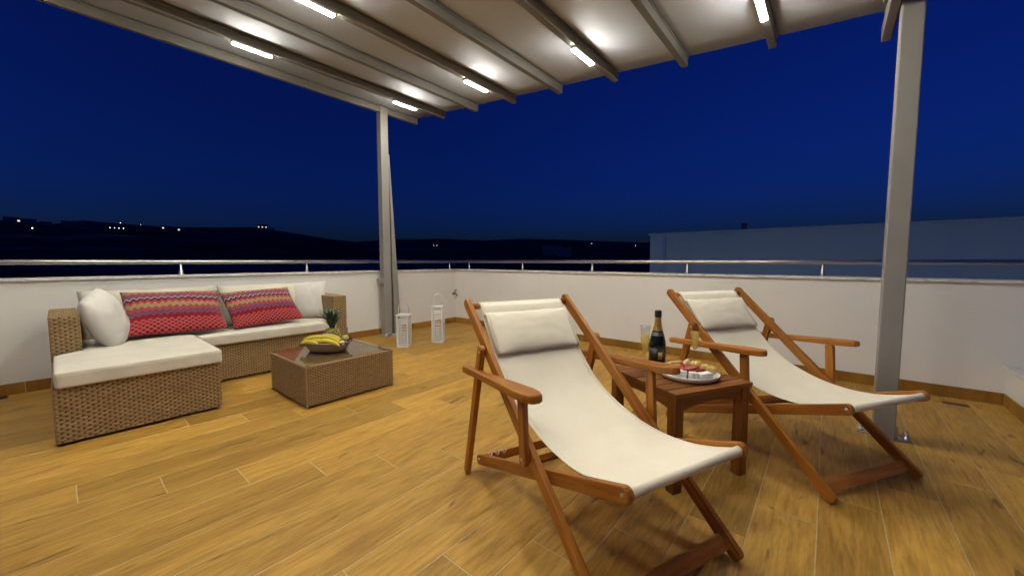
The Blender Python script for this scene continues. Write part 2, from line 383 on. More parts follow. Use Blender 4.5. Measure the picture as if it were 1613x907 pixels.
# ------------------------------------------------------------------ parapet walls with marble coping and tile skirting
WH = .862
def skirting(parent, axis, fixed, a, b, sgn):
    p = a; n = 0
    while p < b - .02:
        q = min(p + 1.2, b)
        bm = bmesh.new()
        if axis == 'y': add_box(bm, 0, .010 , 0, q - p - .003, 0, .086, .0015); loc = (fixed if sgn > 0 else fixed - .010, p, .0)
        else: add_box(bm, 0, q - p - .003, 0, .010, 0, .086, .0015); loc = (p, fixed if sgn > 0 else fixed - .010, .0)
        if axis == 'x':      # turn so the grain follows the wall
            bm.free(); bm = bmesh.new(); add_box(bm, 0, .010, 0, q - p - .003, 0, .086, .0015)
            o = obj('skirting_tile', bm, 'skirting_tile', parent, loc=(p, fixed, 0)); o.rotation_euler = (0, 0, R(-90))
        else: o = obj('skirting_tile', bm, 'skirting_tile', parent, loc=loc)
        p = q
def coping(parent, axis, lo, hi, a, b, z, L=1.22):
    p = a
    while p < b - .02:
        q = min(p + L, b)
        d = (lo, hi, p + .001, q - .001, z, z + .024) if axis == 'y' else (p + .001, q - .001, lo, hi, z, z + .024)
        box('coping_slab', d, 'marble', parent, .003); p = q
lw = empty('parapet_wall', (WX - .1, 0, 0)); tag(lw, 'white plastered parapet wall behind the rattan sofa, with marble coping', 'wall', 'parapet walls around the terrace')
def put(o, parent):
    o.parent = parent; o.matrix_parent_inverse = Matrix.Translation(parent.location).inverted(); return o
for o in [box('plaster', (WX - .2, WX, FY0, WY + .2, -.25, WH), 'plaster')]: put(o, lw)
class PP:   # parent proxy: build in world space, then attach
    pass
def grab(fn, root):
    before = set(col.objects); fn(); 
    for o in [o for o in col.objects if o not in before]:
        if o.parent is None:
            put(o, root)
grab(lambda: coping(None, 'y', WX - .225, WX + .018, FY0, WY - .018, WH), lw)
grab(lambda: skirting(None, 'y', WX, FY0, WY, 1), lw)
rw = empty('parapet_wall', (-1, WY + .1, 0)); tag(rw, 'white plastered parapet wall behind the deck chairs, with marble coping', 'wall', 'parapet walls around the terrace')
grab(lambda: box('plaster', (WX + .001, 2.6, WY, WY + .2, -.25, WH), 'plaster'), rw)
grab(lambda: coping(None, 'x', WY - .018, WY + .225, WX - .225, 2.6, WH), rw)
grab(lambda: skirting(None, 'x', WY, WX + .012, PX, -1), rw)
pl = empty('low_plinth', (PX + .6, 2, 0)); tag(pl, 'low white plinth with marble slab top at the right edge of the terrace', 'plinth')
grab(lambda: box('plaster', (PX, 2.5, FY0, WY - .001, -.2, .262), 'plaster'), pl)
grab(lambda: coping(None, 'y', PX - .022, 2.5, FY0, WY - .003, .262, 1.6), pl)
grab(lambda: skirting(None, 'y', PX, FY0, WY - .012, -1), pl)

# ------------------------------------------------------------------ steel handrails
RZ = 1.010; RR = .0215; RXL = WX - .08; RYR = WY + .08
stub_prof = [(0, 0), (.030, 0), (.030, .006), (.0165, .010), (.015, .05), (.011, .056), (.011, RZ - WH - .024 - .012), (0, RZ - WH - .024 - .012)]
def railing(name, label, pts, stubs):
    root = empty(name, (stubs[0][0], stubs[0][1], WH + .024)); tag(root, label, 'railing', 'steel handrails on the parapet')
    bm = bmesh.new(); add_tube(bm, [tuple(Vector(p) - root.location) for p in pts], RR, 16)
    obj('handrail', bm, 'steel', root, True)
    me = None
    for x, y in stubs:
        if me is None:
            o = lathe('rail_post', stub_prof, 'steel', root, 16); me = o.data
        else: o = link('rail_post', me, 'steel', root)
        o.location = (x - root.location.x, y - root.location.y, 0)
railing('steel_railing', 'steel tube handrail on the wall behind the rattan sofa', [(RXL, FY0, RZ), (RXL, RYR - .0225, RZ)], [(RXL, y) for y in (-1.55, -.385, .78, 1.943, 3.105, 4.20)])
railing('steel_railing', 'steel tube handrail on the wall behind the deck chairs', [(RXL - .0215, RYR, RZ), (2.6, RYR, RZ)], [(x, RYR) for x in (-4.52, -3.41, -2.29, -1.163, -.04, 1.08, 2.2)])

# ------------------------------------------------------------------ neighbouring building
NY = 10.0
nb = empty('neighbour_building', (4, NY + 4, GROUND)); tag(nb, 'plain white building with flat roof standing behind the right parapet', 'building')
def nbld():
    box('wall', (-3.62, 14, NY, NY + 9, GROUND, 1.69), 'neighbour_plaster_dusk')
    box('parapet_cap', (-3.66, 14.04, NY - .03, NY + 9.04, 1.69, 1.73), 'neighbour_plaster_dusk')
    bm = bmesh.new(); add_tube(bm, [(-3.25, NY - .05, GROUND), (-3.25, NY - .05, 1.675)], .045, 12); obj('downpipe', bm, 'neighbour_plaster_dusk', None, True)
    bm = bmesh.new(); add_tube(bm, [(-1.57, NY + .4, 1.73), (-1.57, NY + .4, 1.86)], .05, 12); add_tube(bm, [(-1.57, NY + .4, 1.86), (-1.57, NY + .4, 1.90)], [.075, .06], 12); obj('flue', bm, 'lamp_pole', None, True)
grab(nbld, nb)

# ------------------------------------------------------------------ pergola
PZ0, PXA, SLOPE, RSTEP = 2.973, -4.650, -.0955, .6092
def pz(x): return PZ0 + SLOPE * (x - PXA)
RY0, RY1 = -1.0, 3.44
RW, RD = .050, .086
pg = empty('pergola', (PXA, 2.9, 0)); tag(pg, 'grey metal pergola with pale stretched canopy and lit lamp strips', 'pergola')
def build_pergola():
    raf = None; led = None; hou = None
    for i in range(9):
        x = PXA + RSTEP * i; z = pz(x)
        if raf is None:
            bm = bmesh.new(); add_box(bm, -RW / 2, RW / 2, RY0, RY1, 0, RD, .004)
            add_box(bm, -RW / 2 - .006, RW / 2 + .006, RY0 + .004, RY1 - .004, RD - .022, RD - .012, 0)
            raf = from_bm(bm, 'rafter')
        o = link('rafter', raf, 'pergola_paint_shaded', None, loc=(x, 0, z))
        if i % 2 == 1:
            for yc in (2.822, 1.232, -.358):
                if led is None:
                    bm = bmesh.new(); add_box(bm, -.018, .018, -.150, .150, -.027, -.010, .004); led = from_bm(bm, 'lamp_strip')
                    bm = bmesh.new(); add_box(bm, -.0205, .0205, -.154, .154, -.018, .0005, 0); hou = from_bm(bm, 'lamp_holder')
                s = link('lamp_strip', led, 'led', o, loc=(0, yc, 0)); h = link('lamp_holder', hou, 'led_housing', o, loc=(0, yc, 0))
    # canopy cloth, stretched from rafter to rafter with a slight belly
    nx, ny = 8, 24; V, F = [], []
    for seg in range(8):
        xs = [PXA + RSTEP * (seg + k / nx) for k in range(nx + 1)]
        base = len(V)
        for k, x in enumerate(xs):
            t = k / nx; sag = .003 * 4 * t * (1 - t)
            for j in range(ny + 1):
                y = RY0 - .0 + (RY1 + .012 - RY0) * j / ny; V.append((x, y, pz(x) + RD + .002 - sag))
        cl_f = [(base + k * (ny + 1) + j, base + (k + 1) * (ny + 1) + j, base + (k + 1) * (ny + 1) + j + 1, base + k * (ny + 1) + j + 1) for k in range(nx) for j in range(ny)]
        vs_ = V[base:]; me = mesh_np(vs_, [tuple(a - base for a in f) for f in cl_f], 'canopy_panel')
        o = link('canopy_panel', me, 'canopy_cloth', None, True); md = o.modifiers.new('solid', 'SOLIDIFY'); md.thickness = .0025; md.offset = 1
    # guide beams above the cloth, carried by the posts
    for gy in (2.93, -.5):
        a = Vector((PXA - .10, gy, pz(PXA - .10) + RD + .075)); b = Vector((.44, gy, pz(.44) + RD + .075))
        stick('guide_beam', a, b, .13, .09, 'pergola_paint', None, (0, 1, 0), False, .006)
    # low gutter beam at the lower end, beside the right post
    gx = .222; bm = bmesh.new()
    add_box(bm, gx - .032, gx + .012, RY0, RY1, pz(gx) - .105, pz(gx) - .002, .004); obj('gutter_beam', bm, 'pergola_paint')
    box('gutter_lip', (gx + .0125, gx + .0165, RY0 + .01, RY1 - .02, pz(gx) - .104, pz(gx) - .07), 'dark_plastic')
    # posts
    box('post', (-4.712, -4.612, 2.835, 2.945, 0, pz(-4.66) + RD + .02), 'pergola_paint', None, .006)
    box('post', (.2405, .333, 2.995, 3.105, 0, pz(.29) - .02), 'pergola_paint', None, .006)
    box('post', (-4.712, -4.612, -.555, -.445, 0, pz(-4.66) + RD + .02), 'pergola_paint', None, .006)
    # post head bracket of the right post
    box('post_head', (.17, .41, 2.99, 3.11, pz(.29) - .0195, pz(.29) + RD + .02), 'pergola_paint', None, .004)
    # foot plates and anchor bolts
    box('foot_plate', (-4.755, -4.53, 2.80, 3.02, .0005, .008), 'pergola_paint', None, .002)
    box('foot_plate', (.225, .349, 2.985, 3.115, .0005, .008), 'steel', None, .002)
    box('foot_bracket', (.172, .2395, 3.02, 3.07, .0005, .010), 'steel', None, .003)
    box('foot_bracket', (.3495, .398, 3.01, 3.075, .0005, .010), 'steel', None, .003)
    bolt = None
    for bx_, by_ in ((.190, 3.045), (.380, 3.03), (.380, 3.065), (-4.565, 2.82), (-4.58, 2.99)):
        if bolt is None:
            o = lathe('anchor_bolt', [(0, 0), (.017, 0), (.017, .012), (.011, .013), (.011, .03), (.008, .036), (0, .038)], 'steel', None, 14); bolt = o.data
        else: o = link('anchor_bolt', bolt, 'steel')
        o.location = (bx_, by_, .008 if bx_ < 0 else .010)
    box('foot_bracket', (.3335, .347, 3.02, 3.08, .0085, .075), 'steel', None, .003)
    # tapered side stay on the left post
    bm = bmesh.new(); xa, xb = -4.70, -4.615
    q = [(2.948, 2.45), (2.958, 2.45), (3.095, .0), (2.985, .0)]
    lo = [bm.verts.new((xa, y, z)) for y, z in q]; hi = [bm.verts.new((xb, y, z)) for y, z in q]
    bm.faces.new(lo); bm.faces.new(hi[::-1])
    for k in range(4): bm.faces.new((lo[k], hi[k], hi[(k + 1) % 4], lo[(k + 1) % 4]))
    bmesh.ops.recalc_face_normals(bm, faces=bm.faces[:]); bmesh.ops.bevel(bm, geom=bm.edges[:], offset=.003, segments=1, affect='EDGES'); obj('side_stay', bm, 'pergola_paint')
    box('switch_box', (-4.69, -4.615, 2.765, 2.834, .715, .785), 'pergola_paint', None, .004)
grab(build_pergola, pg)

# ------------------------------------------------------------------ woven rattan furniture
def weave_face(V, F, o, u, v, n, W, H, pu=.0205, rh=.0127, amp=.0060):
    """grid of woven strands standing proud of the plane o+u*s+v*t along n"""
    nu = max(2, int(round(W / pu))) ; nvr = max(2, int(round(H / rh)))
    su, sv = 5, 5; a = nu * su; b = nvr * sv
    s = np.linspace(0, W, a + 1); t = np.linspace(0, H, b + 1)
    S, T = np.meshgrid(s, t, indexing='ij')
    row = np.floor(np.clip(T / H * nvr, 0, nvr - 1e-6)); fv = T / H * nvr - row
    arch = np.sqrt(np.clip(1 - (2 * fv - 1) ** 2, 0, 1))
    over = np.cos(math.pi * (S / W * nu + row))
    D = amp * (arch ** .7 * (.45 + .55 * over)) - .0003 
    edge = np.minimum.reduce([S, W - S, T, H - T]) < 1e-6
    D[edge] = .0002
    P = np.array(o)[None, None, :] + S[..., None] * np.array(u) + T[..., None] * np.array(v) + D[..., None] * np.array(n)
    base = len(V); V.extend(map(tuple, P.reshape(-1, 3)))
    idx = base + np.arange((a + 1) * (b + 1)).reshape(a + 1, b + 1)
    q = np.stack([idx[:-1, :-1], idx[1:, :-1], idx[1:, 1:], idx[:-1, 1:]], -1).reshape(-1, 4)
    F.extend(map(tuple, q.tolist()))
def woven_box(name, x0, x1, y0, y1, z0, z1, faces, mat='rattan', **kw):
    V, F = [], []
    W, D, H = x1 - x0, y1 - y0, z1 - z0
    if 'x+' in faces: weave_face(V, F, (x1, y0, z0), (0, 1, 0), (0, 0, 1), (1, 0, 0), D, H, **kw)
    if 'x-' in faces: weave_face(V, F, (x0, y1, z0), (0, -1, 0), (0, 0, 1), (-1, 0, 0), D, H, **kw)
    if 'y-' in faces: weave_face(V, F, (x0, y0, z0), (1, 0, 0), (0, 0, 1), (0, -1, 0), W, H, **kw)
    if 'y+' in faces: weave_face(V, F, (x1, y1, z0), (-1, 0, 0), (0, 0, 1), (0, 1, 0), W, H, **kw)
    if 'z+' in faces: weave_face(V, F, (x0, y0, z1), (1, 0, 0), (0, 1, 0), (0, 0, 1), W, D, **kw)
    # closed core a little inside
    e = 0.0; b = len(V); nweave = len(F)
    V.extend([(x, y, z) for z in (z0 + e, z1 - e) for y in (y0 + e, y1 - e) for x in (x0 + e, x1 - e)])
    F.extend([tuple(b + i for i in f) for f in ((0, 2, 3, 1), (4, 5, 7, 6), (0, 1, 5, 4), (2, 6, 7, 3), (0, 4, 6, 2), (1, 3, 7, 5))])
    me = mesh_np(V, F, name); mi = np.zeros(len(F), dtype=np.int32); mi[nweave:] = 1; o = link(name, me, [mat, 'rattan_gap'], None); me.polygons.foreach_set('material_index', mi); return o

SX0, SXF, CXF = -4.62, -3.895, -3.197      # sofa back, seat front, chaise front
SY0, SY1, CY1 = -.048, 1.955, .690
sofa = empty('rattan_sofa', (-4.0, .9, 0)); tag(sofa, 'corner sofa of woven tan rattan with chaise end, against the left wall', 'sofa')
def build_sofa():
    woven_box('chaise_base', SXF + .0, CXF, SY0, CY1, .018, .322, ('x+', 'y-', 'y+'))
    woven_box('seat_base', SX0 + .1, SXF - .001, SY0 + .004, SY1 - .004, .018, .318, ('x+', 'y-'), rh=.0115, pu=.0185)
    woven_box('backrest', SX0 - .02, SX0 + .099, SY0 + .01, SY1 - .01, .018, .635, ('x+', 'z+'))
    woven_box('armrest', SX0 + .0995, SXF + .03, SY0, .082, .3185, .652, ('x+', 'y-', 'y+', 'z+'))
    woven_box('armrest', SX0 + .0995, SXF - .03, 1.822, SY1, .3185, .652, ('x+', 'y-', 'y+', 'z+'))
    for x, y in ((CXF - .05, SY0 + .05), (CXF - .05, CY1 - .05), (SXF - .06, SY1 - .06), (SXF - .06, CY1 + .5), (SX0 + .05, SY0 + .06), (SX0 + .05, SY1 - .06)):
        box('foot', (x - .025, x + .025, y - .025, y + .025, 0, .0195), 'dark_plastic')
grab(build_sofa, sofa)

def cushion(name, x0, x1, y0, y1, z0, z1, mat, label, rad=.022, puff=.008, seed=0, grp=None, notch=None):
    def warp(p):
        if notch:
            t = min(1, max(0, (notch[0] + .03 - (p.x + cx)) / .05)); p.y += notch[1] * t * (1 - (p.y + hy) / (2 * hy))
        return p
    cx, cy, cz = (x0 + x1) / 2, (y0 + y1) / 2, (z0 + z1) / 2; hx, hy, hz = (x1 - x0) / 2, (y1 - y0) / 2, (z1 - z0) / 2
    bm = bmesh.new(); bmesh.ops.create_cube(bm, size=2); bmesh.ops.subdivide_edges(bm, edges=bm.edges[:], cuts=27, use_grid_fill=True)
    for v in bm.verts:
        p = Vector((math.copysign(abs(v.co.x) ** .6, v.co.x) * hx, math.copysign(abs(v.co.y) ** .6, v.co.y) * hy, v.co.z * hz))
        q = Vector((max(-hx + rad, min(hx - rad, p.x)), max(-hy + rad, min(hy - rad, p.y)), max(-hz + rad * .8, min(hz - rad * .8, p.z))))
        d = p - q
        if d.length > 1e-6: p = q + d.normalized() * min(d.length, rad)
        u, w = p.x / hx, p.y / hy
        f = max(0, 1 - u ** 4) * max(0, 1 - w ** 4)
        wr_ = noise.noise(Vector((p.x * 5 + seed, p.y * 5, p.z * 3))) * .004
        if p.z > 0: p.z += puff * f + wr_ * f
        p.x += noise.noise(Vector((p.y * 7 + seed, p.z * 7, 3))) * .004; p.y += noise.noise(Vector((p.x * 7 + seed, p.z * 7, 9))) * .004
        v.co = warp(p)
    o = obj(name, bm, mat, None, True, (cx, cy, cz)); tag(o, label, 'cushion', grp)
    ix, iy = hx - rad * .3, hy - rad * .3; pts = []
    rc = rad * 1.1
    for cxn, cyn, a0 in ((ix - rc, iy - rc, 0), (-ix + rc, iy - rc, 90), (-ix + rc, -iy + rc, 180), (ix - rc, -iy + rc, 270)):
        for k in range(6):
            a = R(a0 + 90 * k / 5); pts.append((cxn + rc * math.cos(a), cyn + rc * math.sin(a), hz - rad * .22))
    if notch:
        dense = []
        for a_, b_ in zip(pts, pts[1:] + pts[:1]):
            for k in range(12): dense.append(Vector(a_).lerp(Vector(b_), k / 12))
        pts = [tuple(warp(p)) for p in dense]
    pts.append(pts[0]); bm = bmesh.new(); add_tube(bm, pts, .0042, 6, False); obj('piping', bm, 'piping_cloth', o, True)
    return o
cushion('seat_cushion', -4.40, -3.168, -.042, .702, .3245, .412, 'cushion_cloth', 'long cream seat cushion lying on the chaise end of the sofa', seed=1, notch=(-3.865, .128))
cushion('seat_cushion', -4.40, -3.855, .716, 1.818, .320, .402, 'cushion_cloth', 'long cream seat cushion on the sofa beneath the red cushions', seed=4)

def pillow_mesh(w, h, t, n=26, seed=0, pinch=.07, wr=.004, rnd=0.0):
    V, UV, F = [], [], []
    for side in (1, -1):
        base = len(V)
        for i in range(n + 1):
            for j in range(n + 1):
                u, v = -1 + 2 * i / n, -1 + 2 * j / n
                x = u * w / 2 * (1 - pinch * (1 - v * v) * abs(u) ** 2); y = v * h / 2 * (1 - pinch * (1 - u * u) * abs(v) ** 2)
                x, y = x * math.sqrt(1 - rnd * v * v / 2), y * math.sqrt(1 - rnd * u * u / 2)
                th = t / 2 * (max(0, 1 - abs(u) ** 2.6) ** .55) * (max(0, 1 - abs(v) ** 2.6) ** .55)
                nz = noise.noise(Vector((u * 2.3 + seed, v * 2.3, side * 3.1))) * wr * 2 + noise.noise(Vector((u * 6 + seed, v * 5, side * 1.7))) * wr
                f = (1 - u * u) * (1 - v * v)
                V.append((x, y + .006 * noise.noise(Vector((u * 3 + seed, v, 5))), side * th + nz * f ** .3 if f > 0 else 0)); UV.append((i / n, j / n))
        for i in range(n):
            for j in range(n):
                a = base + i * (n + 1) + j; q = (a, a + n + 1, a + n + 2, a + 1); F.append(q if side > 0 else q[::-1])
    me = mesh_np(V, F, 'pillow', UV)
    bm = bmesh.new(); bm.from_mesh(me); bmesh.ops.remove_doubles(bm, verts=bm.verts[:], dist=1e-5); bm.to_mesh(me); bm.free(); return me
def frame(center, up, normal):
    up = Vector(up).normalized(); n = Vector(normal); n = (n - up * n.dot(up)).normalized(); x = up.cross(n)
    M = Matrix((x, up, n)).transposed().to_4x4(); M.translation = Vector(center); return M
def pillow(name, size, center, up, normal, mat, label, cat='pillow', seed=0, grp=None, pinch=.07, wr=.004, rnd=0.0):
    o = link(name, pillow_mesh(*size, seed=seed, pinch=pinch, wr=wr, rnd=rnd), mat, None, True); o.matrix_world = frame(center, up, normal); tag(o, label, cat, grp)
    return o
BN = (.97, 0, .22); BU = (-.22, 0, .97)
for (yc, lab, sd) in ((.52, 'cream back cushion behind the left red zigzag pillow', 1), (1.40, 'cream back cushion behind the right red zigzag pillow', 5)):
    pillow('back_cushion', (.86, .40, .17), (-4.435, yc, .590), BU, BN, 'cushion_cloth', lab, 'cushion', sd, 'cream back cushions on the sofa', .03)
pillow('zigzag_pillow', (.64, .47, .12), (-4.165, .625, .602), (-.36, .02, .33), (.6, 0, .7), 'zigzag_cloth', 'larger red zigzag pillow nearer the chaise end of the sofa', 'pillow', 2, 'red zigzag pillows on the sofa', .05, .006)
pillow('zigzag_pillow', (.60, .45, .12), (-4.185, 1.262, .585), (-.36, -.03, .33), (.6, 0, .7), 'zigzag_cloth', 'red zigzag pillow in the middle of the sofa beside the white pillow', 'pillow', 7, 'red zigzag pillows on the sofa', .05, .006)
pillow('white_pillow', (.44, .42, .19), (-4.05, .215, .598), (.10, -.36, .93), (.30, .93, .34), 'white_pillow_cloth', 'white pillow leaning on the left armrest of the sofa', 'pillow', 3, 'white pillows on the sofa', .02, .006, .32)
pillow('white_pillow', (.36, .40, .13), (-4.32, 1.735, .600), (-.18, .10, .97), (.72, -.68, .15), 'white_pillow_cloth', 'white pillow leaning by the right armrest of the sofa', 'pillow', 9, 'white pillows on the sofa', .05, .004)

# coffee table
ct = empty('coffee_table', (-3.04, 1.39, 0)); tag(ct, 'low woven rattan coffee table with a smoked glass top', 'table')
TX0, TX1, TY0, TY1, TZ = -3.372, -2.712, 1.052, 1.728, .296
def build_ct():
    p = .016
    kw = dict(mat='rattan_dark', pu=.017, rh=.0100, amp=.0042)
    woven_box('side_panel', TX1 - .03, TX1 - .003, TY0 + p, TY1 - p, .016, TZ - .016, ('x+',), **kw)
    woven_box('side_panel', TX0 + .003, TX0 + .03, TY0 + p, TY1 - p, .016, TZ - .016, ('x-',), **kw)
    woven_box('side_panel', TX0 + p, TX1 - p, TY0 + .003, TY0 + .03, .016, TZ - .016, ('y-',), **kw)
    woven_box('side_panel', TX0 + p, TX1 - p, TY1 - .03, TY1 - .003, .016, TZ - .016, ('y+',), **kw)
    for x in (TX0, TX1 - p + .002):
        for y in (TY0, TY1 - p + .002): box('corner_post', (x, x + p - .002, y, y + p - .002, 0, TZ - .0165), 'rattan_trim', None, .003)
    box('top_rail', (TX0 - .002, TX1 + .002, TY0 - .002, TY0 + .022, TZ - .016, TZ), 'rattan_trim', None, .003)
    box('top_rail', (TX0 - .002, TX1 + .002, TY1 - .022, TY1 + .002, TZ - .016, TZ), 'rattan_trim', None, .003)
    box('top_rail', (TX0 - .002, TX0 + .022, TY0 + .0225, TY1 - .0225, TZ - .016, TZ), 'rattan_trim', None, .003)
    box('top_rail', (TX1 - .022, TX1 + .002, TY0 + .0225, TY1 - .0225, TZ - .016, TZ), 'rattan_trim', None, .003)
    woven_box('top_panel', TX0 + .023, TX1 - .023, TY0 + .023, TY1 - .023, TZ - .03, TZ - .010, ('z+',), mat='rattan_dark', pu=.016, rh=.009, amp=.002)
    box('glass_top', (TX0 + .002, TX1 - .002, TY0 + .002, TY1 - .002, TZ + .003, TZ + .009), 'table_glass', None, .0015)
    for x in (TX0 + .02, TX1 - .02):
        for y in (TY0 + .02, TY1 - .02): box('glass_pad', (x - .012, x + .012, y - .012, y + .012, TZ, TZ + .0028), 'dark_plastic')
grab(build_ct, ct)
GT = TZ + .009

# ------------------------------------------------------------------ fruit bowl on the coffee table
BX, BY = -3.070, 1.368
CR, CF = Vector((.768, .640, 0)), Vector((-.640, .768, 0))     # along and away, as the bowl lies
bowl = lathe('fruit_bowl', [(0, .003), (.105, .003), (.108, 0), (.118, 0), (.130, .012), (.148, .040), (.160, .070), (.163, .076), (.158, .077), (.143, .050), (.120, .022), (0, .012)], 'wood_bowl', None, 40, 1.12, .80, (BX, BY, GT + .0005))
bowl.rotation_euler = (0, 0, R(39.8)); tag(bowl, 'oval brown wooden bowl of fruit on the coffee table', 'bowl')
def loc_b(a, f, z): p = (CR * a + CF * f) * 1.12; return Vector((BX + p.x, BY + p.y, GT + z))
def banana_mesh(L=.17, r=.0175, bend=1.0):
    bm = bmesh.new(); pts, rad = [], []
    for k in range(13):
        t = k / 12; a = (t - .5) * bend; Rr = L / bend
        pts.append((Rr * math.sin(a), 0, Rr * (math.cos(a) - 1)))
        prof = min(1, (t / .16) ** .6 if t > 0 else 0, ((1 - t) / .22) ** .7 if t < 1 else 0); rad.append(max(.0045, r * prof))
    add_tube(bm, pts, rad, 8); return from_bm(bm, 'banana')
def bunch(label, items, hub, seed):
    root = empty('banana_bunch', hub); tag(root, label, 'bananas', 'bananas in the fruit bowl')
    me = banana_mesh()
    for (c, d, up, s) in items:
        o = link('banana', me, 'banana_skin', root, True)
        d = Vector(d).normalized(); up = Vector(up); up = (up - d * up.dot(d)).normalized(); y = up.cross(d)
        M = Matrix((d, y, up)).transposed().to_4x4() @ Matrix.Scale(s, 4); M.translation = Vector(c) - Vector(hub); o.matrix_local = M
        tip = Vector(c) - Vector(hub) - d * .080 * s - up * .021 * s
        bm = bmesh.new(); add_tube(bm, [tip + d * .006, tip - d * .012 - up * .004, tip - d * .024 - up * .006], [.0055, .0048, .0060], 7); obj('stalk', bm, 'banana_tip', root, True)
it = []
for k, (a, f, z, da, df, dz) in enumerate(((-.075, -.055, .088, 1, -.10, .12), (-.072, -.020, .100, 1, .05, .10), (-.080, .012, .102, 1, .25, .06), (-.082, -.045, .112, 1, .06, .16), (-.085, -.080, .085, 1, -.35, .02))):
    it.append((loc_b(a, f, z), CR * da + CF * df + Vector((0, 0, dz)), (0, 0, 1), 1.05))
bunch('yellow-green banana bunch with its stalks at the left of the fruit bowl', it, loc_b(-.08, -.03, .08), 1)
it = []
for k, (a, f, z, da, df, dz) in enumerate(((.045, -.052, .108, 1, -.18, -.22), (.050, -.085, .090, 1, -.08, -.16), (.030, -.020, .116, 1, -.05, -.12))):
    it.append((loc_b(a, f, z), CR * da + CF * df + Vector((0, 0, dz)), (0, 0, 1), 1.12))
bunch('ripe yellow bananas arching over the front of the fruit bowl', it, loc_b(.04, -.05, .08), 2)
# pineapple standing behind the bananas
pa = empty('pineapple', loc_b(.012, .050, .030)); pa.scale = (1.15, 1.15, 1.15); tag(pa, 'whole pineapple with grey-green crown standing in the fruit bowl', 'pineapple')
bm = bmesh.new(); add_lathe(bm, [(0, 0), (.035, .004), (.046, .03), (.050, .06), (.047, .09), (.038, .112), (.022, .122), (0, .124)], 20); obj('body', bm, 'pineapple_skin', pa, True)
bm = bmesh.new()
for ring in range(9):
    zz = .012 + ring * .0125; rr = float(np.interp(zz, [0, .03, .06, .09, .112, .122], [.036, .046, .050, .047, .038, .022]))
    for k in range(11):
        a = 2 * math.pi * (k + .5 * (ring % 2)) / 11; c = Vector((rr * math.cos(a), rr * math.sin(a), zz)); n = Vector((math.cos(a), math.sin(a), .1)); t = Vector((-math.sin(a), math.cos(a), 0))
        q = [bm.verts.new(c + t * .012), bm.verts.new(c + Vector((0, 0, .009))), bm.verts.new(c - t * .012), bm.verts.new(c - Vector((0, 0, .009)))]; tp = bm.verts.new(c + n * .007)
        for i in range(4): bm.faces.new((q[i], q[(i + 1) % 4], tp))
o = obj('scales', bm, 'pineapple_skin', pa); o['kind'] = 'stuff'
rng = random.Random(3)
for k in range(34):
    t = k / 34; a = k * 2.4; L = .085 + .055 * (1 - abs(t - .55)) + rng.uniform(-.01, .015); out = .95 - .75 * t
    bm = bmesh.new(); d = Vector((math.cos(a), math.sin(a), 0)); s = Vector((-math.sin(a), math.cos(a), 0)); prev = None
    for j in range(6):
        u = j / 5; c = d * (.008 + out * L * (u * .35 + .65 * u * u)) + Vector((0, 0, .118 + .03 * t + L * (u - .38 * out * u * u))); wd = .0125 * (1 - u) ** .7 * (1 + .4 * math.sin(math.pi * u)) + .0006
        cur = (bm.verts.new(c + s * wd), bm.verts.new(c - d * .003), bm.verts.new(c - s * wd))
        if prev: bm.faces.new((prev[0], cur[0], cur[1], prev[1])); bm.faces.new((prev[1], cur[1], cur[2], prev[2]))
        prev = cur
    o = obj('crown_leaf', bm, 'pineapple_leaf', pa, True); md = o.modifiers.new('s', 'SOLIDIFY'); md.thickness = .0012
def fruit(name, p, r, mat, label, cat, stalk=True, grp=None, flat=.92):
    bm = bmesh.new(); prof = [(r * math.sin(math.pi * k / 14) * (1 + .06 * math.cos(math.pi * k / 14)), -r * flat * math.cos(math.pi * k / 14) * (1 - .18 * (abs(math.cos(math.pi * k / 14)) > .95))) for k in range(15)]
    prof[0] = (0, prof[0][1]); prof[-1] = (0, prof[-1][1]); add_lathe(bm, prof, 18)
    o = obj(name, bm, mat, None, True, p); tag(o, label, cat, grp)
    if stalk:
        bm = bmesh.new(); add_tube(bm, [(0, 0, r * flat * .8), (.002, .001, r * flat * 1.15)], .0016, 6); obj('stalk', bm, 'dark_plastic', o)
fruit('green_apple', loc_b(.122, .012, .098), .026, 'green_apple', 'small yellow-green apple at the right of the fruit bowl', 'apple')
fruit('plum', loc_b(.135, .052, .075), .024, 'plum_skin', 'dark plum at the right rim of the fruit bowl', 'plum', True, 'dark plums in the fruit bowl')
fruit('plum', loc_b(-.030, .062, .085), .024, 'plum_skin', 'dark plum left of the pineapple in the fruit bowl', 'plum', True, 'dark plums in the fruit bowl')
fruit('pale_apple', loc_b(.125, -.045, .068), .020, 'cheese', 'pale round fruit at the right front of the fruit bowl', 'fruit', False)

